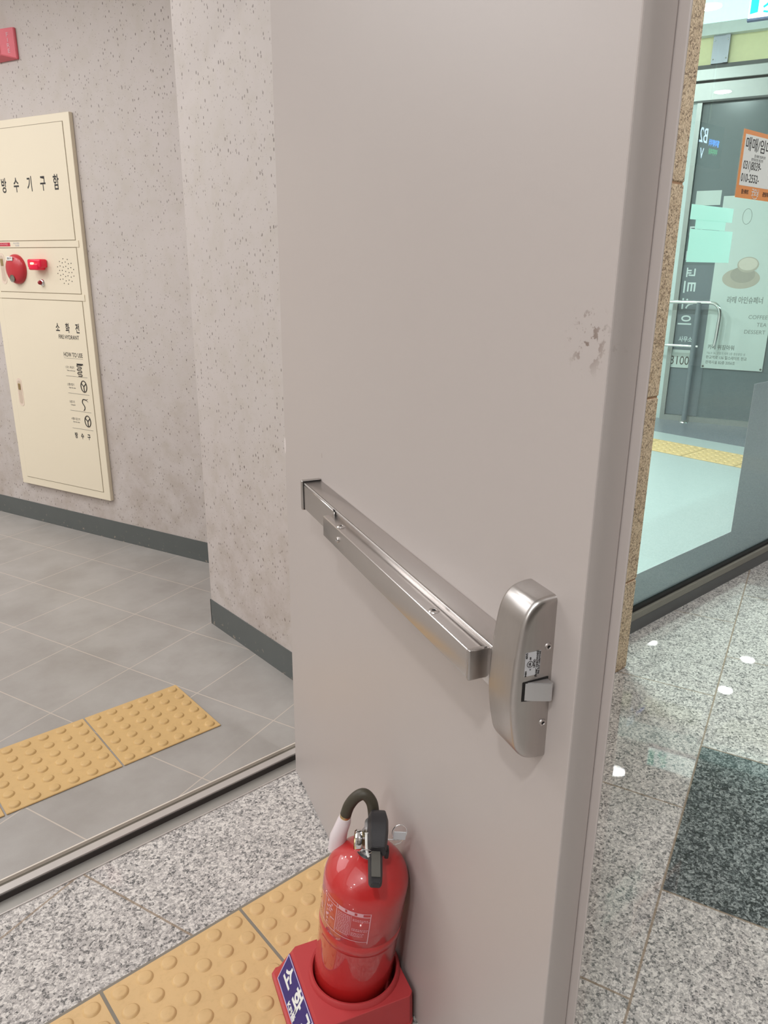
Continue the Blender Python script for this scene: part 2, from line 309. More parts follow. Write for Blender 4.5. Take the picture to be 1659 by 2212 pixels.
# ------------------------------------------------------------------ mesh helpers
class MB:
    def __init__(s): s.bm = bmesh.new()
    def box(s, x0, x1, y0, y1, z0, z1, bev=0, seg=2, M=None):
        v = [s.bm.verts.new((x, y, z)) for x in (x0, x1) for y in (y0, y1) for z in (z0, z1)]
        fs = [s.bm.faces.new([v[i] for i in q]) for q in ((0, 1, 3, 2), (4, 6, 7, 5), (0, 4, 5, 1), (2, 3, 7, 6), (0, 2, 6, 4), (1, 5, 7, 3))]
        if bev:
            es = list({e for f in fs for e in f.edges})
            r = bmesh.ops.bevel(s.bm, geom=es, offset=bev, segments=seg, profile=.5, affect='EDGES')
            v = list({w for f in r['faces'] for w in f.verts} | {w for w in v if w.is_valid})
        if M is not None:
            for w in v: w.co = M @ w.co
        return s
    def poly(s, pts, a, b, axis='z', M=None):
        """prism of 2-D outline pts between a and b along axis"""
        def P(p, t):
            c = {'z': (p[0], p[1], t), 'x': (t, p[0], p[1]), 'y': (p[0], t, p[1])}[axis]; c = Vector(c)
            return M @ c if M is not None else c
        A = [s.bm.verts.new(P(p, a)) for p in pts]; B = [s.bm.verts.new(P(p, b)) for p in pts]; n = len(pts)
        s.bm.faces.new(A[::-1]); s.bm.faces.new(B)
        for i in range(n): s.bm.faces.new((A[i], A[(i + 1) % n], B[(i + 1) % n], B[i]))
        return s
    def lathe(s, prof, n=48, M=None, close=True):
        rings = []
        for r, z in prof:
            if r < 1e-6: rings.append([s.bm.verts.new((0, 0, z))])
            else: rings.append([s.bm.verts.new((r * math.cos(2 * PI * i / n), r * math.sin(2 * PI * i / n), z)) for i in range(n)])
        for a, b in zip(rings, rings[1:]):
            for i in range(n):
                j = (i + 1) % n
                if len(a) == 1 and len(b) == 1: continue
                if len(a) == 1: s.bm.faces.new((a[0], b[j], b[i]))
                elif len(b) == 1: s.bm.faces.new((a[i], a[j], b[0]))
                else: s.bm.faces.new((a[i], a[j], b[j], b[i]))
        if M is not None:
            for rg in rings:
                for w in rg: w.co = M @ w.co
        return s
    def tube(s, pts, r, n=12, cap=True):
        pts = [Vector(p) for p in pts]; R = r if isinstance(r, (list, tuple)) else [r] * len(pts)
        rings = []; prev = None
        for i, p in enumerate(pts):
            t = (pts[min(i + 1, len(pts) - 1)] - pts[max(i - 1, 0)]).normalized()
            u = (prev - t * prev.dot(t)) if prev is not None else t.cross(Vector((0, 0, 1)) if abs(t.z) < .9 else Vector((1, 0, 0)))
            u.normalize(); prev = u; w = t.cross(u)
            rings.append([s.bm.verts.new(p + (u * math.cos(2 * PI * k / n) + w * math.sin(2 * PI * k / n)) * R[i]) for k in range(n)])
        for a, b in zip(rings, rings[1:]):
            for k in range(n): s.bm.faces.new((a[k], a[(k + 1) % n], b[(k + 1) % n], b[k]))
        if cap: s.bm.faces.new(rings[0][::-1]); s.bm.faces.new(rings[-1])
        return s
    def build(s, name, mat, parent=None, M=None, smooth=None):
        bmesh.ops.recalc_face_normals(s.bm, faces=s.bm.faces[:])
        me = bpy.data.meshes.new(name); s.bm.to_mesh(me); s.bm.free()
        me.materials.append(mat)
        if smooth:
            for p in me.polygons: p.use_smooth = True
            try: me.set_sharp_from_angle(angle=math.radians(smooth))
            except Exception: pass
        o = bpy.data.objects.new(name, me); COL.objects.link(o)
        if parent: o.parent = parent
        if M is not None: o.matrix_local = M
        return o
def spline(pts, n=8):
    out = []; P = [Vector(p) for p in pts]
    for i in range(len(P) - 1):
        a = P[max(i - 1, 0)]; b = P[i]; c = P[i + 1]; d = P[min(i + 2, len(P) - 1)]
        for k in range(n):
            t = k / n; out.append(.5 * ((2 * b) + (c - a) * t + (2 * a - 5 * b + 4 * c - d) * t * t + (3 * b - a - 3 * c + d) * t ** 3))
    out.append(P[-1]); return out
def empty(name, M):
    o = bpy.data.objects.new(name, None); o.empty_display_size = .05; COL.objects.link(o); o.matrix_world = M; return o
def tag(o, label=None, cat=None, group=None, kind=None):
    for k, v in (('label', label), ('category', cat), ('group', group), ('kind', kind)):
        if v: o[k] = v
    return o
def struct(o, label=None): o['kind'] = 'structure'; 
def S(o):
    o['kind'] = 'structure'; return o
FACE = Matrix
def text_obj(name, s, size, mat, parent, M, depth=.0004, align='CENTER', sx=1.0, bold=0.0, spacing=1.0, thick=None):
    """M: frame in the parent's space, local x = reading direction, y = up, z = out of the surface"""
    cu = bpy.data.curves.new(name, 'FONT'); cu.body = s; cu.size = size; cu.extrude = depth; cu.align_x = align; cu.align_y = 'CENTER'
    cu.offset = bold; cu.space_character = spacing; cu.resolution_u = 4
    t = bpy.data.objects.new(name, cu); COL.objects.link(t)
    bpy.context.view_layer.update()
    me = bpy.data.meshes.new_from_object(t.evaluated_get(bpy.context.evaluated_depsgraph_get()))
    bpy.data.objects.remove(t, do_unlink=True)
    me.transform(Matrix.Diagonal((sx, 1, 1, 1))); me.transform(M)
    me.materials.clear(); me.materials.append(mat)
    o = bpy.data.objects.new(name, me); COL.objects.link(o)
    if parent: o.parent = parent
    return o
def join_meshes(name, objs, mat, parent):
    bm = bmesh.new()
    for o in objs: bm.from_mesh(o.data); bpy.data.objects.remove(o, do_unlink=True)
    me = bpy.data.meshes.new(name); bm.to_mesh(me); bm.free(); me.materials.append(mat)
    o = bpy.data.objects.new(name, me); COL.objects.link(o)
    if parent: o.parent = parent
    return o
XY = lambda x, y, z=0: Matrix.Translation((x, y, z))

# ================================================================== SETTING
# floors
S(MB().poly([(-6.5, -5), (9.5, -5), (9.5, -.172), (1.16, -.172), (1.16, -.02), (-6.5, -.02)], -.1, 0).build('floor', GRAN))
S(MB().poly([(-4.5, .052), (1.0, .052), (.995, .352), (-.755, 5.25), (-4.5, 5.25)], -.1, .02).build('floor', TILE))
S(MB().poly([(1.16, -.172), (4.87, -.172), (4.87, 6), (1.16, 6)], -.1, 0).build('floor', SHOPFL))
S(MB().poly([(4.87, -.172), (9.5, -.172), (9.5, 6), (4.87, 6)], -.1, 0).build('floor', SHOPFD))
# ceilings
S(MB().box(-6.5, 9.5, -5, -.12, HALL_Z, HALL_Z + .1).build('ceiling', CEIL))
S(MB().box(-4.5, 1.0, -.12, 5.2, ROOM_Z, ROOM_Z + .1).build('ceiling', CEIL))
S(MB().box(1.0, 9.5, -.12, 6, SHOP_Z, SHOP_Z + .1).build('ceiling', CEIL))
# tiled room walls
LWM = frame(V(0, 0, 0), -d1, Z3)          # local x = -d1, y = up, z = -d2 (towards the room)
D2W = .962
def lw(a, z, off=0.0): return V(-a, z, -D2W + off)      # point on the rear wall in LWM space
S(MB().box(-5.2, -.35, .0, ROOM_Z, -D2W - .12, -D2W).build('wall_left', WALL, None, LWM))
S(MB().box(-5.2, -.95, .02, .117, -D2W, -D2W + .003).build('baseboard_left', SKIRT, None, LWM))
S(MB().box(.228, 1.02, .12, .872, 0, ROOM_Z).build('wall_right', WALL))
S(MB().box(.2245, .228, .12, .8755, .02, .119).box(.2245, .8, .872, .8755, .02, .119).build('baseboard_right', SKIRT))
S(MB().box(-4.6, -4.5, 0, 5.2, 0, ROOM_Z).build('wall_far_left', PLAIN))
S(MB().box(-4.5, -1.0, 5.2, 5.3, 0, ROOM_Z).build('wall_back', PLAIN))
# wall that carries the door opening, tan granite cladding to the right of it
S(MB().box(-6.5, -1.24, -.02, .12, 0, HALL_Z).build('wall_front', PLAIN))
S(MB().box(-1.24, .25, -.02, .12, 2.16, HALL_Z).build('wall_header', PLAIN))
S(MB().box(.228, .30, -.02, .12, 0, HALL_Z).build('wall_jamb', PLAIN))
def column():
    mb = MB(); zs = [0, .330, .931, 1.530, 2.13, HALL_Z]
    for a, b in zip(zs, zs[1:]):
        mb.box(.30, 1.165, -.30, -.17, a + .003, b - .003, .003, 1)
    return mb.build('wall_column', TAN)
S(column())
S(MB().box(.303, 1.162, -.296, .10, 0, HALL_Z).build('wall_column_core', simple('tan_joint_mortar', sRGB(176, 138, 106), .8)))
# hall shell behind the camera
S(MB().box(-6.6, -6.5, -5, 0, 0, HALL_Z).build('wall_hall_left', PLAIN))
S(MB().box(-6.5, 9.5, -5.1, -5, 0, HALL_Z).build('wall_hall_rear', simple('taupe_wall', sRGB(112, 104, 96), .6)))
S(MB().box(9.5, 9.6, -5, 6, 0, SHOP_Z).build('wall_hall_right', PLAIN))
S(MB().box(1.165, 9.5, -.15, -.09, HALL_Z, SHOP_Z).build('wall_bulkhead', PLAIN))
S(MB().box(1.02, 1.16, -.02, 6, 0, SHOP_Z).build('wall_shop_left', PLAIN))
S(MB().box(1.16, 9.5, 6, 6.1, 0, SHOP_Z).build('wall_shop_rear', PLAIN))

# threshold
tr = S(MB().box(-1.24, .20, -.025, .012, -.01, .0008).build('trim_1', simple('threshold_plate', sRGB(170, 166, 160), .3, metal=.4, noise_amt=.05)))
MB().box(-1.24, .20, .012, .034, -.01, .0198, .0012).build('step_nosing', ALU, tr)
MB().box(-1.24, .20, .0095, .0125, .0012, .0150).build('rubber_seal', RUBBER, tr)
MB().box(-1.24, .20, .034, .050, -.01, .0125).build('channel', simple('dull_channel', sRGB(132, 126, 116), .5, metal=.4), tr)
MB().box(-1.24, .20, .0485, .0525, -.01, .0208).build('tile_edge_strip', simple('pale_edge_strip', sRGB(222, 212, 200), .3, metal=.2), tr)
MB().box(-1.24, .20, -.0275, -.0245, -.01, .0024).build('front_lip', ALU, tr)

# ================================================================== WINDOW (shopfront)
w1 = S(MB().box(1.165, 9.4, -.172, -.13, 0, .052).build('window_1', SILLD))
MB().box(1.165, 9.4, -.176, -.13, .052, .082, .004).build('sill_rail', SILLB, w1)
MB().box(1.165, 9.4, -.165, -.135, .082, .094).build('glazing_gasket', DARK, w1)
MB().box(1.17, 4.02, -.152, -.146, .094, HALL_Z).build('glass_pane', GLASS, w1)
MB().box(4.03, 9.4, -.152, -.146, .094, HALL_Z).build('glass_pane', GLASS, w1)
MB().poly([(1.17, .094), (4.0, .094), (4.0, .86), (2.188, .86), (2.188, .222), (1.17, .222)], -.1455, -.1445, 'y').build('frosted_film', FILM, w1)
MB().box(1.164, 1.176, -.155, -.13, .082, HALL_Z).build('edge_frame', MULL, w1)

# ================================================================== SHOP PARTITION (seen through the glass)
SPM = frame(V(0, 0, 0), -d1, Z3); SD = 5.82
def sp(mb, a0, a1, z0, z1, t0=0.0, t1=.03, bev=0): return mb.box(-max(a0, a1), -min(a0, a1), z0, z1, -SD + t0, -SD + t1, bev)
S(sp(MB(), 3.6, -2.6, 0, SHOP_Z, -.12, 0).build('wall_partition', SHOPW, None, SPM))
w2 = S(sp(MB(), .056, -2.4, .046, 2.585, .002, .012).build('window_2', SHOPD, None, SPM))
sp(MB(), .094, .056, 0, 2.60, .0, .05).build('door_stile', MULL, w2)
sp(MB(), .056, -2.4, 0, .046, .0, .05).build('bottom_rail', MULL, w2)
sp(MB(), .094, -2.4, 2.585, 2.60, .0, .055).build('top_rail', SILLD, w2)
sp(MB(), .055, -.215, .05, 1.34, .012, .016).build('lower_panel', SLATE, w2)
t3 = S(sp(MB(), 3.0, -2.4, 2.60, 2.725, 0, .05).build('trim_2', MULL, None, SPM))
sp(MB(), 3.0, -2.4, 2.725, 2.742, .0, .02).build('shadow_gap', SILLD, t3)
sp(MB(), 3.0, -2.4, 2.742, 2.825, 0, .06, .004).build('upper_rail', MULL, t3)
sp(MB(), 3.0, -2.4, 2.825, 2.86, 0, .02).build('lower_recess', SILLD, t3)
S(sp(MB(), 3.0, -2.4, 2.86, 3.055, 0, .01).build('trim_3', YEL, None, SPM))
ps = S(sp(MB(), .034, -.090, 2.86, 3.055, 0.011, .04).build('trim_4', ZINC, None, SPM))
sp(MB(), -.055, -.09, 2.86, 3.055, .04, .052).build('post_flange', ZINC, ps)
for a, z in ((.02, 3.02), (.02, 2.89), (-.075, 3.02), (-.075, 2.89)):
    MB().lathe([(0, .008), (.005, .006), (.007, 0)], 12, XY(-a, z, -SD + (.052 if a < 0 else .04))).build('bolt', CHROME, ps)
S(sp(MB(), 3.0, -2.4, 3.055, 3.137, 0, .08).build('trim_5', simple('pale_beam', sRGB(214, 222, 220), .4), None, SPM))

S(sp(MB(), 3.0, -2.4, 3.15, 3.39, 0.002, .03).build('ceiling_glow_panel', simple('added_ceiling_glow', (.9, 1, .98), .4, emis=(.70, 1, .95), estr=.72), None, SPM))  # added glowing panel, its emission stands in for a bright ceiling beyond
# ================================================================== DOOR (open leaf, hinge at the origin)
K = .98348; HS, HO, HZ = .02834, .0076, .02147
DM = frame(V(0, 0, 0), dd, nd.cross(dd) if False else -nd)       # x = hinge->latch, y = into the leaf, z = up
def hs(v): return HS + K * v
def ho(v): return HO + K * v
def hz(v): return HZ + K * v
DM = Matrix(((dd.x, -nd.x, 0, 0), (dd.y, -nd.y, 0, 0), (0, 0, 1, 0), (0, 0, 0, 1)))
def dbox(mb, s0, s1, o0, o1, z0, z1, bev=0, seg=2): return mb.box(hs(s0), hs(s1), -ho(o1), -ho(o0), hz(z0), hz(z1), bev, seg)
door = empty('door_1', DM); S(door)
tag(door, 'open warm grey steel fire door with a stainless push bar', 'door')
leaf = dbox(MB(), .012, 1.148, -.0365, 0, -.0152, 2.12, .0018, 2).build('door_leaf', DOOR, door)
lip = dbox(MB(), 1.130, 1.161, -.0395, -.0368, -.0152, 2.13, .001, 1).build('overlap_lip', DOOR, door)
for z in (.25, 1.0, 1.85):
    MB().lathe([(0, -.05), (.008, -.05), (.008, .05), (0, .05)], 16, XY(hs(.004), -ho(-.02), z)).build('hinge', STEEL, door, smooth=40)
# --- rail
rail = dbox(MB(), .288, 1.052, 0, .0355, .8255, .8825, .0012, 2).build('push_bar_rail', STEEL, door, smooth=40)
dbox(MB(), .288, .478, .0355, .0385, .8265, .8775, .001, 1).build('rail_cover', STEEL, rail, smooth=40)
dbox(MB(), .288, 1.05, .0358, .0375, .8775, .8812, .0006, 1).build('rail_bead', ALU, rail)
dbox(MB(), .279, .2885, 0, .0425, .8225, .8862, .003, 3).build('end_cap', STEELV, rail, smooth=40)
dbox(MB(), .2865, .2895, .002, .0395, .8245, .8845).build('cap_seal', DARK, rail)
dbox(MB(), .474, .482, .0352, .0385, .8765, .8805).build('slot', DARK, rail)
# --- touch bar
tb = dbox(MB(), .478, 1.021, .030, .0600, .8335, .8725, .0022, 3).build('touch_bar', STEEL, door, smooth=40)
dbox(MB(), 1.0205, 1.0265, .028, .0608, .8325, .8738, .0025, 3).build('bar_end_cap', STEELV, tb, smooth=40)
dbox(MB(), 1.0262, 1.050, .0, .034, .8335, .8725, .0015, 2).build('linkage_cover', STEELV, tb, smooth=40)
def screw(parent, M, r=.005, name='screw'):
    o = MB().lathe([(0, .0012), (r * .42, .0012), (r * .5, .0019), (r * .85, .0016), (r, 0)], 20, M).build(name, STEEL, parent, smooth=50)
    MB().lathe([(0, .0014), (r * .4, .0014), (r * .4, .0009)], 6, M).build('socket', DARK, o)
Rx = lambda s, o, z: Matrix.Translation((hs(s), -ho(o), hz(z)))
OUT = Matrix.Rotation(math.radians(90), 4, 'X')        # +z -> -y (towards the viewer side)
screw(tb, Rx(.558, .0601, .8525) @ OUT, .0052)
for s in (.5495, .912): screw(tb, Rx(s, .0505, .8726), .0075)
# --- latch housing, lofted side profile
prof = [(0, .9665), (.012, .9655), (.024, .9615), (.0325, .9535), (.0385, .9410), (.0420, .9240), (.0443, .9070), (.0460, .8900), (.0470, .8730),
        (.0477, .8560), (.0477, .8390), (.0460, .8200), (.0425, .7990), (.0375, .7800), (.0280, .7685), (.0160, .7635), (0, .7622)]
def loft_housing():
    mb = MB(); bm = mb.bm; s0, s1 = 1.047, 1.104; r = .007
    xs = []
    for k in range(7):
        a = k / 6 * PI / 2; xs.append((s0 + r - r * math.cos(a), r * (1 - math.sin(a))))
    for k in range(6, -1, -1):
        a = k / 6 * PI / 2; xs.append((s1 - r + r * math.cos(a), r * (1 - math.sin(a))))
    def inset(p, d):
        cz = .865; o, z = p; k = 1 - d / .1
        return (max(0, o - d) if o > .001 else 0, cz + (z - cz) * k)
    rings = []
    for s, d in xs:
        rings.append([bm.verts.new((hs(s), -ho(q[0]), hz(q[1]))) for q in (inset(p, d) for p in spl)])
    for a, b in zip(rings, rings[1:]):
        for i in range(len(a) - 1): bm.faces.new((a[i], a[i + 1], b[i + 1], b[i]))
    bm.faces.new(rings[0]); bm.faces.new(rings[-1][::-1])
    return mb
spl = [(p.x, p.y) for p in spline([(a, b, 0) for a, b in prof], 4)]
hou = loft_housing().build('latch_housing', STEELV, door, smooth=45)
# side face (normal +x local). frame: reading upwards
SF = lambda o, z, e=0.0: Matrix.Translation((hs(1.104) + e, -ho(o), hz(z))) @ Matrix(((0, 0, 1, 0), (0, -1, 0, 0), (1, 0, 0, 0), (0, 0, 0, 1)))   # x=up, y=-Y(out), z=+X
SIDE = Matrix.Rotation(math.radians(90), 4, 'Y')
for o_, z_ in ((.0074, .9077), (.0069, .8116)): screw(hou, Matrix.Translation((hs(1.104), -ho(o_), hz(z_))) @ SIDE, .0045)
lab = MB().box(-.0142, .0142, -.0096, .0096, 0, .0003, .0).build('certification_label', LABEL, hou); lab['label'] = 'silver certification label with a round mark'
lab.matrix_local = SF(.0261, .8905, .0002)
lt = []
def lx(s, size, x, y, bold=0): lt.append(text_obj('t', s, size, INK, None, Matrix.Translation((x, y, .0004)), .0001, bold=bold))
lx('PANIC HARDWARE', .0036, -.001, -.0055, .00012); lx('FIRE EXIT HARDWARE', .0028, 0, -.0083, .0001); lx('LISTED', .0034, 0, -.0021, .0001)
lx('40V5', .0034, .0105, .0080, .0001); lx('84001', .003, -.0108, .0080, .0001); lx('us', .0038, .0068, .0037, .0001); lx('c', .0038, -.0066, .0030, .0001); lx('UL', .0036, 0, .0035, .0002)
prn = join_meshes('label_print', lt, INK, hou); prn.matrix_local = SF(.0261, .8905, .0002)
mb = MB(); mb.tube([(math.cos(a) * .0036, math.sin(a) * .0036, 0) for a in [i * 2 * PI / 28 for i in range(29)]], .00032, 6, False)
rg = mb.build('label_ring', INK, hou); rg.matrix_local = SF(.0261 + .0035, .8905, .0006)
# latch recess and bolt
MB().poly([(-ho(.0371), hz(.8455)), (-ho(.0371), hz(.8689)), (-ho(.0041), hz(.8703)), (-ho(.0046), hz(.8440)), (-ho(.015), hz(.8420))], hs(1.1042), hs(1.1046), 'x').build('latch_recess', DARK, hou)
def bolt():
    mb = MB(); bm = mb.bm
    # wedge: deep at the door side, flush at the outer side, angled faces
    A = [(1.1045, .0345), (1.1160, .0085), (1.1160, .0050), (1.1045, .0050)]
    lo = [bm.verts.new((hs(s), -ho(o), hz(.8455))) for s, o in A]; hi = [bm.verts.new((hs(s), -ho(o), hz(.8685))) for s, o in A]
    bm.faces.new(lo[::-1]); bm.faces.new(hi)
    for i in range(4): bm.faces.new((lo[i], lo[(i + 1) % 4], hi[(i + 1) % 4], hi[i]))
    bmesh.ops.bevel(bm, geom=bm.edges[:], offset=.0008, segments=2, affect='EDGES')
    return mb
bolt().build('latch_bolt', CAST, hou, smooth=30)
# small scuffs that sit proud of the paint (chipped paint by the hinge edge)
chip = MB().lathe([(0, .0012), (.006, .0008), (.009, 0)], 9, Rx(.0135, 0, .897) @ OUT @ Matrix.Diagonal((.8, 2.2, 1, 1))).build('chipped_paint', simple('bare_filler', sRGB(214, 204, 200), .6), door)

# ================================================================== TACTILE PAVING
def tactile(name, x, y, z, size, t, dome_h, r0, mat, label, group, n=6):
    mb = MB(); h = size / 2
    mb.box(-h, h, -h, h, 0, t, min(.0015, t * .4), 1)
    p = size / n
    for i in range(n):
        for j in range(n):
            M = XY(-h + p * (i + .5), -h + p * (j + .5), t - .0002)
            mb.lathe([(0, dome_h), (r0 * .62, dome_h), (r0 * .74, dome_h * .93), (r0 * .84, dome_h * .7), (r0 * .95, dome_h * .2), (r0, 0)], 20, M)
    o = mb.build(name, mat, smooth=35); o.location = (x, y, z)
    return tag(o, label, 'tactile paving', group)
g1 = 'yellow tactile pavers along the threshold in the tiled room'
up_labels = ['yellow domed tactile paver on grey tiles, rightmost of its row by the wall corner', 'yellow domed tactile paver on grey tiles, second from the right end',
             'yellow domed tactile paver on grey tiles at the left picture edge']
for i, lb in enumerate(up_labels):
    tactile('tactile_paver', -.080 - .1455 - .2955 * i, .4055, .0201, .291, .004, .0048, .0155, TAC, lb, g1)
g2 = 'yellow tactile pavers in the granite floor before the threshold'
lo_labels = ['yellow domed tactile paver set in granite beside the open door, partly behind the extinguisher', 'yellow domed tactile paver in granite directly left of the extinguisher stand',
             'yellow domed tactile paver in granite at the bottom left of the photo']
for i, lb in enumerate(lo_labels):
    tactile('tactile_paver', -.072 - .149 - .298 * i, -.335 - .149, -.0035, .2935, .0045, .0044, .0165, TACC, lb, g2)
S(MB().box(-1.0, -.06, -.638, -.332, -.01, .0003).build('trim_6', simple('grey_paver_joint', sRGB(132, 124, 112), .8)))
for i in range(8):
    tactile('tactile_paver', 4.39, -.02 + .39 * i + .195, .0005, .385, .004, .005, .02, TACC,
            'yellow tactile paver on the pale shop floor, number ' + ('one', 'two', 'three', 'four', 'five', 'six', 'seven', 'eight')[i] + ' from the glass', 'tactile pavers on the shop floor')

# ================================================================== FIRE HYDRANT CABINET
cab = empty('fire_hydrant_cabinet', LWM @ Matrix.Translation(lw(2.0825, .218)))
tag(cab, 'tall cream steel fire hydrant cabinet set in the speckled wall', 'cabinet')
CO = lw(2.0825, .218)
def cb(mb, a0, a1, z0, z1, t0, t1, bev=0, seg=2):
    return mb.box(-max(a0, a1) - CO.x, -min(a0, a1) - CO.x, z0 - CO.y, z1 - CO.y, t0, t1, bev, seg)
A0, A1 = 1.758, 2.407; Z0, Z1 = .225, 1.899
cb(MB(), A0, A1, Z0, Z1, .0005, .020, .002).build('frame', CREAM, cab)
cb(MB(), 1.799, 2.366, .262, 1.868, .0195, .0204).build('shadow_gap', CREAMG, cab)
GA0, GA1 = 1.8015, 2.3635
top = cb(MB(), GA0, GA1, 1.4035, 1.8655, .0196, .0225, .0008, 1).build('upper_door', CREAM, cab)
mid = cb(MB(), GA0, GA1, 1.178, 1.3705, .0196, .0225, .0008, 1).build('device_panel', CREAM, cab)
cb(MB(), GA0 - .02, GA1 + .02, 1.3735, 1.4005, .0196, .0228, .0006, 1).build('cross_rail', CREAM, cab)
cb(MB(), GA0 - .02, GA1 + .02, 1.1475, 1.175, .0196, .0228, .0006, 1).build('cross_rail', CREAM, cab)
low = cb(MB(), GA0, GA1, .2645, 1.1445, .0196, .0225, .0008, 1).build('lower_door', CREAM, cab)
def ct(a, z, t=.0226): return Matrix.Translation((-a - CO.x, z - CO.y, t))
def ctext(s, a, z, size, mat, parent, sx=.8, bold=0, align='CENTER', name='lettering', spacing=1.0):
    return text_obj(name, s, size, mat, parent, ct(a, z), .0003, align, sx, bold, spacing)
letters = [ctext(c, a, 1.632, .066, INK, None, .62, .0012, name='t') for c, a in zip('방수기구함', (2.232, 2.146, 2.054, 1.966, 1.880))]
join_meshes('lettering', letters, INK, top)
l2 = [ctext(c, a, 1.023, .046, INK, None, .66, .0010, name='t') for c, a in zip('소화전', (1.985, 1.918, 1.851))]
l2.append(ctext('FIRE HYDRANT', 1.917, .984, .026, INK, None, .78, .0002, name='t'))
l2.append(ctext('HOW TO USE', 1.902, .905, .028, INK, None, .74, .0002, name='t'))
l2 += [ctext(c, a, .524, .030, INK, None, .74, .0010, name='t') for c, a in zip('방수구', (1.945, 1.902, 1.857))]
join_meshes('lettering', l2, INK, low)
cb(MB(), 1.838, 1.966, .8895, .8905, .0225, .0229).build('title_underline', INKG, low)
for z in (.807, .727, .645, .560): cb(MB(), 1.822, 1.966, z - .0007, z + .0007, .0225, .0229).build('divider_line', INKG, low)
l3 = []
for z, s1_, s2_ in ((.847, '1.호스 꺼내기', 'Take out the hose'), (.767, '2.밸브열기', 'Open the valve'), (.686, '3.불끄기', 'Extinguish'), (.605, '4.밸브 잠그기', 'Close the valve')):
    l3.append(ctext(s1_, 1.965, z, .0135, INKG, None, .8, 0, 'LEFT', 't')); l3.append(ctext(s2_, 1.957, z - .014, .0085, INKG, None, .9, 0, 'LEFT', 't'))
join_meshes('small_print', l3, INKG, low)
ic = MB()
def P3(a, z): return (-a - CO.x, z - CO.y, .0232)
def icon(pts, r=.0019): ic.tube([P3(*p) for p in pts], r, 6)
# folded hose
hp = [(1.850, .862), (1.880, .862)]
z = .862; side = 0
for k in range(4):
    hp += [(1.884, z - .004), (1.880, z - .0085), (1.858, z - .0085), (1.854, z - .0125), (1.858, z - .017), (1.880, z - .017)][0:6]; z -= .017
    if k == 2: break
icon([(1.842, .866), (1.882, .866)], .0028); icon(hp)
for zc in (.765, .602):
    icon([(1.852 + .0195 * math.cos(t), zc + .026 * math.sin(t)) for t in [i * 2 * PI / 20 for i in range(21)]], .0021)
    for t in (90 + 180, 35, 145): icon([(1.852, zc), (1.852 + .0175 * math.cos(math.radians(t)), zc + .023 * math.sin(math.radians(t)))], .0021)
icon([(p.x, p.y) for p in spline([(1.848, .702, 0), (1.868, .704, 0), (1.874, .688, 0), (1.862, .672, 0), (1.862, .660, 0), (1.870, .652, 0)], 5)], .0021)
icon([(1.848, .702), (1.836, .708)], .0009); icon([(1.848, .702), (1.836, .694)], .0009)
ic.build('pictograms', INK, low)
# recessed handles (stadium recess with brass latch)
def stadium(w, h, n=10): return [(w * math.cos(t), (h - w) + w * math.sin(t)) for t in [i * PI / n for i in range(n + 1)]] + [(-w * math.cos(t), -(h - w) - w * math.sin(t)) for t in [i * PI / n for i in range(n + 1)]]
def handle(a, z, parent, hh):
    M = ct(a, z, .0224)
    b_ = MB().poly(stadium(.019, hh), 0, .0012, 'z', M).build('handle_plate', simple('pale_handle_plate', sRGB(228, 208, 190), .4), parent)
    MB().poly(stadium(.0125, hh - .012), .0012, .0016, 'z', M).build('handle_recess', simple('handle_recess_tone', sRGB(206, 186, 166), .5), b_)
    MB().box(-.0085, .0085, hh * .18, hh * .62, .0016, .004, .001, 1, M).build('latch', BRASS, b_)
handle(2.322, .700, low, .069); handle(2.322, 1.281, mid, .070)
# devices on the middle panel
cp = MB().lathe([(0, .030), (.02, .0295), (.045, .026), (.060, .018), (.066, .008), (.066, 0)], 48, ct(2.217, 1.279, .0224)).build('call_point_disc', REDG, mid, smooth=60)
MB().box(-.020, .020, -.009, .009, .0275, .0300, .001, 1, ct(2.224, 1.325, .0224) ).build('white_tag', WHITE, cp)
ctext('발신기', 2.224, 1.325, .011, INKG, cp, 1, 0, name='tag_print').location.z += .0302
MB().lathe([(.012, .0290), (.0165, .0310), (.0165, .0285)], 24, ct(2.222, 1.238, .0224)).lathe([(0, .0292), (.012, .0290)], 24, ct(2.222, 1.238, .0224)).build('push_button', simple('grey_green_button', sRGB(120, 116, 104), .3), cp, smooth=40)
lp = MB()
lp.box(-.045, .045, -.014, .024, 0, .040, .008, 3, ct(2.045, 1.300, .0224)); lp.box(-.036, .030, -.026, .005, 0, .044, .008, 3, ct(2.045, 1.302, .0224))
lamp = lp.build('indicator_lamp', LAMPR, mid, smooth=40)
MB().box(-.010, .012, -.004, .005, .0405, .0450, .002, 2, ct(2.052, 1.304, .0224)).build('lit_bulb', LAMPC, lamp, smooth=40)
ld = MB().lathe([(0, .010), (.010, .010), (.0145, .007), (.0155, 0)], 24, ct(2.050, 1.222, .0224)).build('status_light_bezel', CHROME, mid, smooth=50)
MB().lathe([(0, .024), (.006, .0225), (.009, .018), (.0095, .009)], 20, ct(2.050, 1.222, .0224)).build('status_light', simple('dark_red_lens', sRGB(150, 30, 40), .15), ld, smooth=60)
hp = MB()
def hole(a, z): hp.lathe([(0, .0006), (.0024, .0006), (.0024, 0)], 8, ct(a, z, .0224))
hole(1.885, 1.272)
for n_, r_, ph in ((8, .022, .2), (12, .040, .1), (12, .054, .36)):
    for i in range(n_):
        t = ph + 2 * PI * i / n_; hole(1.885 + r_ * math.cos(t), 1.272 + r_ * 1.0 * math.sin(t))
hp.build('speaker_holes', DARK, mid)
ms = cb(MB(), 2.245, 2.36, 1.3790, 1.3955, .0227, .0231).build('red_sticker', simple('red_sticker_vinyl', sRGB(196, 52, 70), .5), cab)
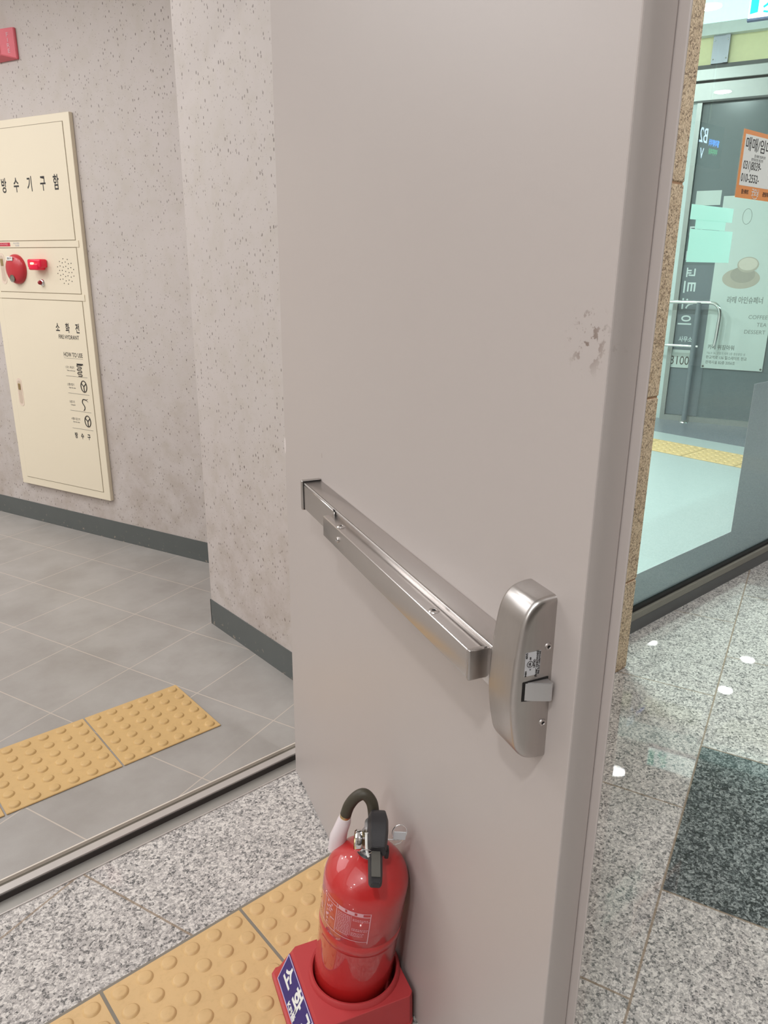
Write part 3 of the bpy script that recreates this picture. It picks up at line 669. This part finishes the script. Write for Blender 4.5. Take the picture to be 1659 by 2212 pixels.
ctext('화재시누르세요', 2.300, 1.387, .012, PINKW, ms, 1.0, 0, name='sticker_print').location.z += .0006
lss = [ctext('비상조명등', 2.20, 1.3915, .0085, simple('blue_grey_ink', sRGB(110, 120, 150), .5), None, 1.1, name='t'), ctext('점검필', 2.195, 1.3815, .0085, INKG, None, 1.2, name='t')]
join_meshes('small_sticker_print', lss, MATS['blue_grey_ink'], cab)

# ================================================================== ALARM STROBE
st = empty('fire_alarm_strobe', LWM @ Matrix.Translation(lw(2.14, 2.180)))
tag(st, 'red wall mounted fire alarm strobe with a clear lens', 'fire alarm')
def strobe():
    mb = MB(); bm = mb.bm
    B = [(-.11, -.058), (.092, -.058), (.092, .058), (-.11, .058)]; T_ = [(-.06, -.043), (.035, -.043), (.035, .050), (-.06, .050)]
    lo = [bm.verts.new((x, y, .0)) for x, y in B]; l2_ = [bm.verts.new((x, y, .012)) for x, y in B]; hi = [bm.verts.new((x, y, .042)) for x, y in T_]
    bm.faces.new(lo[::-1]); bm.faces.new(hi)
    for a, b_ in ((lo, l2_), (l2_, hi)):
        for i in range(4): bm.faces.new((a[i], a[(i + 1) % 4], b_[(i + 1) % 4], b_[i]))
    bmesh.ops.bevel(bm, geom=bm.edges[:], offset=.002, segments=2, affect='EDGES')
    return mb.build('housing', PINK, st, smooth=30)
strobe()
MB().box(-.056, .030, -.038, .046, .040, .054, .006, 3).build('lens', LENS, st, smooth=40)
ff = [text_obj('t', c, .022, PINKW, None, Matrix.Translation((.066, .030 - i * .020, .026)) @ Matrix.Rotation(math.radians(28), 4, 'Y'), .0004, bold=.0003) for i, c in enumerate('FIRE')]
join_meshes('lettering', ff, PINKW, st)

# ================================================================== EXTINGUISHER + STAND
def dp(s, o, z): return dd * s + nd * o + V(0, 0, z)
stand = empty('extinguisher_stand', Matrix(((dd.x, -nd.x, 0, dp(.7225, .106, 0).x), (dd.y, -nd.y, 0, dp(.7225, .106, 0).y), (0, 0, 1, .0055), (0, 0, 0, 1))))
tag(stand, 'red plastic extinguisher stand with a navy sign on its left side', 'extinguisher stand')
def stand_body():
    mb = MB(); bm = mb.bm; n = 64
    # square outline rings; local x = s, local y = -off
    def sq(x0, x1, y0, y1, z, r=.006):
        out = []
        for k in range(n):
            a = 2 * PI * (k + .5) / n - PI * 3 / 4 * 0
            c, s_ = math.cos(a), math.sin(a); m = max(abs(c), abs(s_)); px, py = c / m, s_ / m
            cx, cy, hx, hy = (x0 + x1) / 2, (y0 + y1) / 2, (x1 - x0) / 2, (y1 - y0) / 2
            out.append(bm.verts.new((cx + px * hx, cy + py * hy, z)))
        return out
    cx, cy = .004, .0105
    def circ(r, z): return [bm.verts.new((cx + r * math.cos(2 * PI * (k + .5) / n), cy + r * math.sin(2 * PI * (k + .5) / n), z)) for k in range(n)]
    rings = [sq(-.108, .096, -.120, .0915, 0), sq(-.108, .096, -.120, .0915, .010), sq(-.104, .0935, -.116, .0915, .012), sq(-.0825, .0925, -.085, .0895, .0745), sq(-.0815, .0915, -.084, .0885, .0755),
             circ(.0835, .0757), circ(.0822, .0830), circ(.0798, .0862), circ(.0765, .0853), circ(.0746, .0800), circ(.0742, .040), circ(.0742, .022)]
    for a, b_ in zip(rings, rings[1:]):
        for i in range(n): bm.faces.new((a[i], a[(i + 1) % n], b_[(i + 1) % n], b_[i]))
    bm.faces.new(rings[-1]); bm.faces.new(rings[0][::-1])
    return mb.build('base', REDP, stand, smooth=35)
stand_body()
# navy sign on the sloping face: top edge local y=-.085 z=.0745, bottom y=-.116 z=.012
tA, bA = V(0, -.085, .0745), V(0, -.116, .012); upv = (tA - bA).normalized(); SG = frame(V(.006, 0, 0) + (tA + bA) / 2 + V(1, 0, 0).cross(upv) * .0004, V(1, 0, 0), upv)
sgn = MB().box(-.083, .083, -.0275, .0275, 0, .0012, .0, 1).build('sign_plate', NAVY, stand, SG)
fr_ = MB()
for x0, x1, y0, y1 in ((-.083, .083, .0255, .0275), (-.083, .083, -.0275, -.0255), (-.083, -.081, -.0275, .0275), (.081, .083, -.0275, .0275)): fr_.box(x0, x1, y0, y1, .0012, .0018)
fr_.build('sign_border', LILAC, sgn)
tl = [text_obj('t', c, .040, WHITE, None, Matrix.Translation((x, .003, .0016)), .0003, bold=.0012, sx=.95) for c, x in zip('소화기', (-.052, .001, .054))]
tl.append(text_obj('t', 'KFI품', .013, WHITE, None, Matrix.Translation((-.002, -.0195, .0016)), .0003, bold=.0004, sx=1.3))
join_meshes('sign_lettering', tl, WHITE, sgn)

EB = dp(.7155, .1004, .0275); eax = (V(0, 0, 1) + dd * .1201 + nd * -.0687).normalized()
vx = (V(.78, -.62, 0)); vx = (vx - eax * vx.dot(eax)).normalized(); vy = eax.cross(vx)     # vx = picture right, vy = away from camera
ext = empty('fire_extinguisher', frame(EB, vx, vy)); tag(ext, 'red fire extinguisher leaning on the grey door in its red stand', 'fire extinguisher')
R0 = .0712; H = .0605
cyl = MB().lathe([(0, .0), (R0 * .8, 0), (R0 * .96, .004), (R0, .014), (R0, .112 + H), (R0 + .0003, .114 + H), (R0 + .0018, .116 + H), (R0 + .0018, .134 + H), (R0 + .0004, .136 + H), (R0 + .0004, .1365 + H), (R0 + .0018, .139 + H),
        (R0 + .0018, .219 + H)] + [((R0 + .0018) * math.cos(t) ** .92, .219 + H + .0610 * math.sin(t)) for t in [i * PI / 2 / 16 for i in range(1, 16)] if (R0 + .0018) * math.cos(t) ** .92 > .018] + [(.018, .2795 + H), (.018, .284 + H), (0, .284 + H)], 96).build('cylinder', REDC, ext, smooth=50)
# white printed instruction label wrapped on the body
def wrap(r, pts_fn): pass
lbm = MB()
RL = R0 + .0021
def wrect(t0, t1, z0, z1, n=None, r=RL):
    n = n or max(2, int(abs(t1 - t0) / .05)); bm = lbm.bm
    P = [[bm.verts.new((r * math.sin(t0 + (t1 - t0) * i / n), -r * math.cos(t0 + (t1 - t0) * i / n), z + H)) for z in (z0, z1)] for i in range(n + 1)]
    for i in range(n): bm.faces.new((P[i][0], P[i + 1][0], P[i + 1][1], P[i][1]))
ZL0, ZL1 = .153, .2185; TA, TB, TC, TD = -2.05, -1.12, -.72, .10
wrect(TA, TD, ZL1 - .0012, ZL1); wrect(TA, TD, ZL0, ZL0 + .0012); wrect(TA, TD, ZL1 - .0085, ZL1 - .0068)
for t in (TB, TC, TD): wrect(t - .009, t + .009, ZL0 - (.004 if t == TD else 0), ZL1, 1)
wrect(-.34, -.332, ZL0 + .010, ZL1 - .010, 1)
random.seed(3)
for t0, t1 in ((-.70, -.50), (-.47, -.27), (-.23, -.07)): wrect(t0 + .02, t1, ZL1 - .0068, ZL1 - .0012)
for k in range(15):
    z = ZL1 - .012 - k * .0031
    t = TC + .03
    while t < -.37:
        w = random.uniform(.015, .05); wrect(t, min(t + w, -.36), z - .0016, z, 1); t += w + random.uniform(.008, .016)
    if k in (1, 2, 8, 9, 11, 12, 13):
        t = -.3
        while t < (.06 if k < 10 else -.02):
            w = random.uniform(.02, .05); wrect(t, t + w, z - .0014, z, 1); t += w + random.uniform(.01, .018)
for k in range(16):
    t = random.uniform(TB + .05, TC - .1); z = random.uniform(ZL0 + .004, ZL1 - .014); wrect(t, t + random.uniform(.03, .07), z, z + random.uniform(.002, .006), 1)
for k in range(10):
    t = random.uniform(TA + .1, TB - .15); z = random.uniform(ZL0 + .004, ZL1 - .014); wrect(t, t + .12, z, z + .003, 1)
lbm.build('printed_label', simple('pale_pink_print', sRGB(224, 168, 176), .45), cyl)
# valve
vb = MB().lathe([(0, .280 + H), (.021, .280 + H), (.021, .286 + H), (.0165, .288 + H), (.0165, .300 + H), (.019, .302 + H), (.019, .318 + H), (.0155, .322 + H), (.0155, .340 + H), (0, .342 + H)], 24).build('valve_body', CAST, ext, smooth=35)
MB().lathe([(.0215, .2835 + H), (.0245, .2855 + H), (.0215, .289 + H)], 24).build('collar', BLACKP, vb, smooth=50)
GM = Matrix.Translation((-.0175, -.010, .312 + H)) @ Matrix.Rotation(math.radians(-90), 4, 'Y')
MB().lathe([(0, 0), (.0150, 0), (.0160, .002), (.0160, .010), (.0140, .0115), (.0135, .0095), (0, .0095)], 28, GM).build('pressure_gauge', BRASS, vb, smooth=40)
MB().lathe([(.0158, .001), (.0172, .003), (.0172, .0095), (.0150, .0120)], 28, GM).build('gauge_bezel', CHROME, vb, smooth=40)
# levers, pointing towards the viewer and slightly down
def lever(secs, mat, name, par, bev=.002):
    mb = MB(); bm = mb.bm; rings = []
    for y, z, w, h in secs:
        rings.append([bm.verts.new((x, y, zz + H)) for x, zz in ((LX - w * .72, z), (LX - w, z - h * .45), (LX - w, z - h), (LX + w, z - h), (LX + w, z - h * .45), (LX + w * .72, z))])
    for a, b_ in zip(rings, rings[1:]):
        for i in range(6): bm.faces.new((a[i], a[(i + 1) % 6], b_[(i + 1) % 6], b_[i]))
    bm.faces.new(rings[0][::-1]); bm.faces.new(rings[-1])
    bmesh.ops.bevel(bm, geom=[e for e in bm.edges], offset=bev * .4, segments=2, affect='EDGES')
    return mb.build(name, mat, par, smooth=40)
LX = .006
lever([(.022, .346, .011, .018), (.012, .358, .0155, .026), (.000, .361, .0172, .030), (-.016, .355, .0172, .030), (-.030, .346, .0162, .027), (-.038, .341, .0150, .023), (-.046, .337, .0135, .019)], BLACKP, 'squeeze_lever', ext)
LX = .003
lever([(.0, .330, .0115, .012), (-.025, .329, .0120, .012), (-.050, .326, .0115, .012), (-.078, .3205, .0112, .012), (-.091, .317, .0105, .012), (-.0965, .3155, .0070, .010)], BLACKP, 'carry_handle', ext)
gi_ = MB(); gi_.box(LX - .0072, LX + .0072, -.0875, -.044, -.0006, .0006, .0)
for v in gi_.bm.verts: v.co.z += .3272 + H + (v.co.y + .044) * .20 + .0010
gi_.build('handle_inlay', GREYP, ext)
# hose: rises behind the valve, loops left and down behind the dome
hpts = spline([(.002, .010, .316 + H), (.001, .024, .334 + H), (-.005, .032, .355 + H), (-.018, .037, .366 + H), (-.031, .039, .357 + H), (-.041, .039, .338 + H), (-.045, .038, .318 + H)], 8)
MB().tube(hpts, .0098, 20).build('hose', HOSE, ext, smooth=60)
MB().tube([(-.0445, .038, .321 + H), (-.0465, .038, .306 + H)], .0092, 18).build('hose_ferrule', BRASS, ext, smooth=60)
MB().tube([(-.0455, .038, .313 + H), (-.0465, .038, .304 + H), (-.0505, .038, .284 + H), (-.053, .038, .268 + H), (-.054, .038, .240 + H)], [.0100, .0120, .0130, .0150, .0145], 20).build('nozzle', NOZZ, ext, smooth=60)
# safety pin ring with seal tag, right side
ring = [(.042 + .0118 * math.cos(t), -.016, .340 + H + .0165 * math.sin(t)) for t in [i * 2 * PI / 30 for i in range(31)]]
pin = MB().tube(ring, .0010, 8, False).tube([(-.018, -.020, .327 + H), (.042, -.016, .3235 + H)], .0012, 8).build('safety_pin', CHROME, ext, smooth=60)
MB().box(.0325, .0530, -.0175, -.0155, .3255 + H, .3420 + H, .0006, 1).build('pin_tag', simple('pale_grey_tag', sRGB(196, 196, 198), .3), pin)
MB().tube([(.049, -.018, .326 + H), (.046, -.016, .318 + H), (.036, -.012, .308 + H)], .0008, 6).build('pin_wire', CHROME, pin, smooth=60)
MB().box(.022, .029, -.024, -.008, .288 + H, .304 + H, .002, 2).build('side_bracket', BLACKP, vb, smooth=40)
# white plastic seal tie
MB().tube(spline([(-.0150, -.036, .356 + H), (-.0140, -.045, .345 + H), (-.0120, -.052, .333 + H), (-.0085, -.056, .326 + H)], 5), [.0032] + [.0021] * 14 + [.0018], 10).build('seal_tie', WHITE, ext, smooth=60)
MB().tube([(-.014 + .010 * math.cos(t), -.050 - .004 * math.sin(t), .330 + H + .009 * math.sin(t)) for t in [i * 2 * PI / 20 for i in range(21)]], .0005, 6, False).build('seal_wire', CHROME, ext, smooth=60)

# ================================================================== POSTERS / SHEETS ON THE SHOPFRONT
def on_glass(x, z, y=-.1535): return frame(V(x, y, z), V(1, 0, 0), Z3)
po = empty('property_poster', on_glass(1.775, 1.54)); tag(po, 'orange bordered property notice with phone numbers on the shopfront glass', 'poster')
PWD, PHT = .420, .2135
MB().box(0, PWD, 0, PHT, 0, .0006).build('sheet', ORANGE, po)
MB().box(.016, PWD - .016, .040, PHT - .014, .0006, .0010).build('white_field', WHITE, po)
pt = []
def ptx(s, x, z, size, sx=.8, b=0, al='LEFT'): pt.append(text_obj('t', s, size, INK, None, Matrix.Translation((x, z, .0012)), .0001, al, sx, b))
ptx('매매/임대', .022, .168, .047, 1.08, .0004); ptx('031)8039-', .026, .104, .037, .90, .0003); ptx('010-2552-', .022, .064, .037, .90, .0003)
ptx('힐스테이트 판교역 상가', .100, .137, .011, .8, 0); ptx('분양·임대 전문 상담 문의', .080, .125, .011, .8, 0); ptx('힐스테이트', .040, .020, .017, .7, .0002); ptx('공인중개사', .205, .020, .017, .7, .0002)
join_meshes('lettering', pt, INK, po)
gtx = text_obj('logo_lettering', '굿모닝', .026, WHITE, po, Matrix.Translation((.145, .021, .0012)), .0001, 'CENTER', .8, .0005)
MB().tube([(.145 + .024 * math.cos(t), .016 + .014 * math.sin(t), .0010) for t in [PI * 1.2 + i * PI * .6 / 10 for i in range(11)]], .0012, 6).build('logo_smile', WHITE, po)
def sheet(x0, x1, z0, z1, label, y=-.1440, m=SHEETM):
    o = MB().box(x0, x1, y, y + .0004, z0, z1).build('paper_sheet', m); return tag(o, label, 'paper', 'blank sheets taped inside the glass')
sheet(1.508, 1.800, 1.458, 1.504, 'upper blank white sheet taped inside the shopfront glass')
sheet(1.548, 1.757, 1.430, 1.459, 'small blank slip hanging below the upper white sheet', -.1434)
sheet(1.517, 1.816, 1.325, 1.429, 'larger lower blank white sheet taped inside the shopfront glass', -.1440)

# ================================================================== THINGS ON THE SHOP PARTITION
cf = empty('cafe_poster', SPM @ Matrix.Translation((.197, .481, -SD + .020))); tag(cf, 'tall pale cafe poster with a coffee cup inside the shop', 'poster')
MB().box(0, .489, 0, 1.40, 0, .002).build('sheet', POSTER, cf)
def cfm(a, z): return Matrix.Translation((-a - .197, z - .481, .0023))
cfl = [text_obj('t', s, size, PGREY, None, cfm(a, z), .0002, al, sx, b) for s, a, z, size, sx, b, al in (
    ('라떼 아인슈페너', -.330, 1.058, .060, .70, .001, 'LEFT'), ('COFFEE', -.665, .925, .045, .95, 0, 'RIGHT'), ('TEA', -.665, .864, .045, .95, 0, 'RIGHT'), ('DESSERT', -.665, .803, .045, .95, 0, 'RIGHT'),
    ('카페 위징아워', -.230, .662, .044, .85, .001, 'LEFT'), ('TEL/V 26, 27호기 지하 2층 중앙광장 내', -.228, .612, .024, .8, 0, 'LEFT'), ('판교역로 136 힐스테이트 판교', -.228, .575, .032, .82, .0005, 'LEFT'), ('판매시설 B2층 2056호', -.228, .533, .032, .82, .0005, 'LEFT'))]
join_meshes('lettering', cfl, PGREY, cf)
def ell(mb, a, z, ra, rz, e, rot=0):
    n = 40; vs = [mb.bm.verts.new(cfm(a, z) @ V(ra * math.cos(2 * PI * i / n) * math.cos(rot) - rz * math.sin(2 * PI * i / n) * math.sin(rot), ra * math.cos(2 * PI * i / n) * math.sin(rot) + rz * math.sin(2 * PI * i / n) * math.cos(rot), e)) for i in range(n)]; mb.bm.faces.new(vs)
mb = MB(); ell(mb, -.415, 1.235, .145, .082, .0002); mb.build('printed_saucer', BEIGE, cf)
mb = MB(); ell(mb, -.425, 1.265, .095, .065, .0006); mb.build('printed_cup', simple('poster_cup_shade', sRGB(162, 154, 144), .5), cf)
mb = MB(); ell(mb, -.455, 1.345, .082, .062, .0010); mb.build('printed_cup_rim', BEIGE, cf)
mb = MB(); ell(mb, -.455, 1.350, .072, .050, .0014); mb.build('printed_foam', BEIGE2, cf)
mb = MB(); mb.tube([cfm(-.395 + .035 * math.sin(t) * 1, 1.72 + .06 * math.cos(t)) @ V(0, 0, 0) for t in [i * 2 * PI / 20 for i in range(21)]], .0015, 6, False)
mb.build('printed_outline', PGREY, cf)
mb = MB()
for a, z in ((-.212, .497), (-.672, .497)): mb.lathe([(0, .004), (.008, .003), (.009, 0)], 12, cfm(a, z))
mb.build('corner_pins', INKG, cf)
# number plate
npz = empty('number_plate', SPM @ Matrix.Translation((.018, .548, -SD + .020))); tag(npz, 'small pale plate reading 3100 behind the chrome rail', 'sign')
MB().box(-.096, .096, -.078, .078, 0, .003).build('plate', POSTER, npz)
text_obj('lettering', '3100', .105, INKG, npz, Matrix.Translation((-.005, -.018, .0032)), .0003, sx=.78, bold=.0005)
text_obj('lettering', ',', .105, INKG, npz, Matrix.Translation((.086, -.040, .0032)), .0003, sx=.78)
sh2 = MB().box(-.02, .175, 1.815, 1.928, -SD + .0125, -SD + .0135).build('notice_sheet', POSTER, None, SPM); tag(sh2, 'faint pale notice on the shop door above the white sheets', 'notice')
# office lettering on the glass door
t_ = [text_obj('t', '사무소', .052, WHITE, None, Matrix.Translation((.040, .715, -SD + .0175)), .0003, sx=.8, bold=.0008)]
for c, z, s_ in (('안', 1.62, .12), ('관', 1.42, .13), ('교', 1.28, .10), ('트', 1.16, .13), ('스', 1.02, .12), ('이', .88, .12)):
    t_.append(text_obj('t', c, s_, WHITE, None, Matrix.Translation((.006, z, -SD + .0175)) @ Matrix.Rotation(math.radians(-90), 4, 'Z'), .0003, sx=.9, bold=.002))
ol = join_meshes('door_lettering', t_, simple('pale_vinyl_letters', sRGB(206, 214, 214), .4), None); ol.matrix_world = SPM; tag(ol, 'white vertical office lettering on the glass shop door', 'lettering')
# chrome guard rail
hr = empty('handrail', SPM @ Matrix.Translation((0, 0, -SD + .10))); tag(hr, 'bent chrome tube rail standing before the slate shop door', 'handrail')
MB().tube(spline([(-.30, 1.036, 0), (-.10, 1.036, 0), (.10, 1.036, 0), (.225, 1.036, 0), (.275, 1.010, 0), (.300, .955, 0), (.300, .85, 0), (.296, .73, 0), (.290, .68, 0)], 5), .0155, 14).build('tube', CHROME, hr, smooth=60)
MB().tube([(-.30, .668, 0), (.16, .668, 0)], .0125, 14).build('lower_tube', CHROME, hr, smooth=60)
MB().tube([(.125, .02, 0), (.125, 1.036, 0)], .022, 14).build('post', SLATE, hr, smooth=60)
MB().lathe([(0, .01), (.035, .008), (.04, 0)], 20, Matrix.Translation((.125, 0, 0)) @ Matrix.Rotation(math.radians(-90), 4, 'X')).build('foot_plate', CHROME, hr, smooth=50)

# ================================================================== EXIT SIGN AND HANGING FLOOR SIGN
EXL = V(4.899, 1.449, 2.968)
ex = empty('exit_sign', frame(EXL, -d1, Z3)); tag(ex, 'lit green and white running figure exit sign hanging in the shop', 'exit sign')
MB().box(0, .42, 0, .20, -.04, 0, .003, 2).build('case', SIGNW, ex)
MB().box(-.004, .424, -.012, 0, -.045, .004).build('base_rail', simple('blue_grey_case', sRGB(120, 132, 176), .4), ex)
MB().poly([(.010, .026), (.060, .034), (.075, .020), (.06, .034), (.060, .190), (.010, .190)], .0003, .0012).build('door_symbol', SIGNG, ex)
fg = MB()
fg.tube([(.150, .165, .001), (.1505, .166, .001)], .016, 16); fg.tube([(.150, .140, .001), (.135, .095, .001)], .012, 8); fg.tube([(.135, .095, .001), (.112, .072, .001), (.092, .060, .001)], .0075, 8)
fg.tube([(.137, .095, .001), (.160, .070, .001), (.158, .035, .001)], .0075, 8); fg.tube([(.148, .138, .001), (.175, .118, .001)], .006, 8); fg.tube([(.148, .138, .001), (.118, .126, .001)], .006, 8); fg.tube([(.095, .035, .001), (.125, .028, .001)], .006, 8)
fg.build('figure_symbol', SIGNG, ex)
MB().tube([(.10, .20, -.02), (.10, SHOP_Z - EXL.z, -.02)], .006, 8).build('hanger_rod', CHROME, ex)
MB().tube([(.32, .20, -.02), (.32, SHOP_Z - EXL.z, -.02)], .006, 8).build('hanger_rod', CHROME, ex)

hg = empty('floor_sign', frame(V(3.98, -1.43, 2.045), V(-1, 0, 0), Z3)); tag(hg, 'dark hanging lift floor sign with lit B2, mirrored in the shopfront glass', 'sign')
MB().box(-.17, .17, -.12, .12, -.05, 0, .003, 2).build('case', simple('black_sign_case', sRGB(40, 56, 54), .4), hg)
q = [text_obj('t', 'B2', .120, LEDW, None, Matrix.Translation((.085, .045, .001)), .0004, sx=.85, bold=.0004), text_obj('t', 'V', .085, LEDW, None, Matrix.Translation((.085, -.055, .001)), .0004, sx=.85, bold=.0004)]
join_meshes('lit_floor_number', q, LEDW, hg)
text_obj('lit_lettering', '엘리베이터', .042, LEDB, hg, Matrix.Translation((-.055, .015, .001)), .0004, sx=.7, bold=.001)
text_obj('lit_lettering', '지하주차장', .036, LEDG, hg, Matrix.Translation((-.055, -.035, .001)), .0004, sx=.7, bold=.001)
MB().tube([(.0, .12, -.025), (.0, HALL_Z - 2.045, -.025)], .008, 8).build('hanger_rod', CHROME, hg)

# ================================================================== CEILING LIGHTS
def make_light(r, dm):
    t = empty('ceiling_light', Matrix.Identity(4))
    MB().lathe([(r + .004, .0), (r + .022, -.002), (r + .024, -.006), (r + .020, -.009), (r + .002, -.008), (r + .004, 0)], 32).build('trim_ring', MATS['white_paper'], t, smooth=50)
    MB().lathe([(0, -.002), (r + .004, -.002)], 32).build('diffuser', dm, t)
    return t
def dup(root, loc):
    r = root.copy(); COL.objects.link(r); r.location = loc
    for c in root.children: k = c.copy(); COL.objects.link(k); k.parent = r
    return r
ORD = ('first', 'second', 'third', 'fourth', 'fifth', 'sixth', 'seventh', 'eighth', 'ninth')
def lights(spots, z, r, dm, label, group):
    base = make_light(r, dm); first = True
    for i, (x, y) in enumerate(spots):
        o = base if first else dup(base, (x, y, z)); o.location = (x, y, z); first = False
        tag(o, label + ', ' + ORD[i] + ' counted from the far left', 'ceiling light', group)
lights(HALL_LIGHTS, HALL_Z, .075, DIFF, 'round white recessed downlight in the hall ceiling', 'hall ceiling downlights')
lights(ROOM_LIGHTS, ROOM_Z, .075, DIFF, 'round white downlight in the tiled room ceiling', 'tiled room downlights')
lights(SHOP_FILL_LIGHTS, SHOP_Z, .10, DIFFC, 'added cool white downlight, unseen, that brightens the shop', 'added shop downlights')
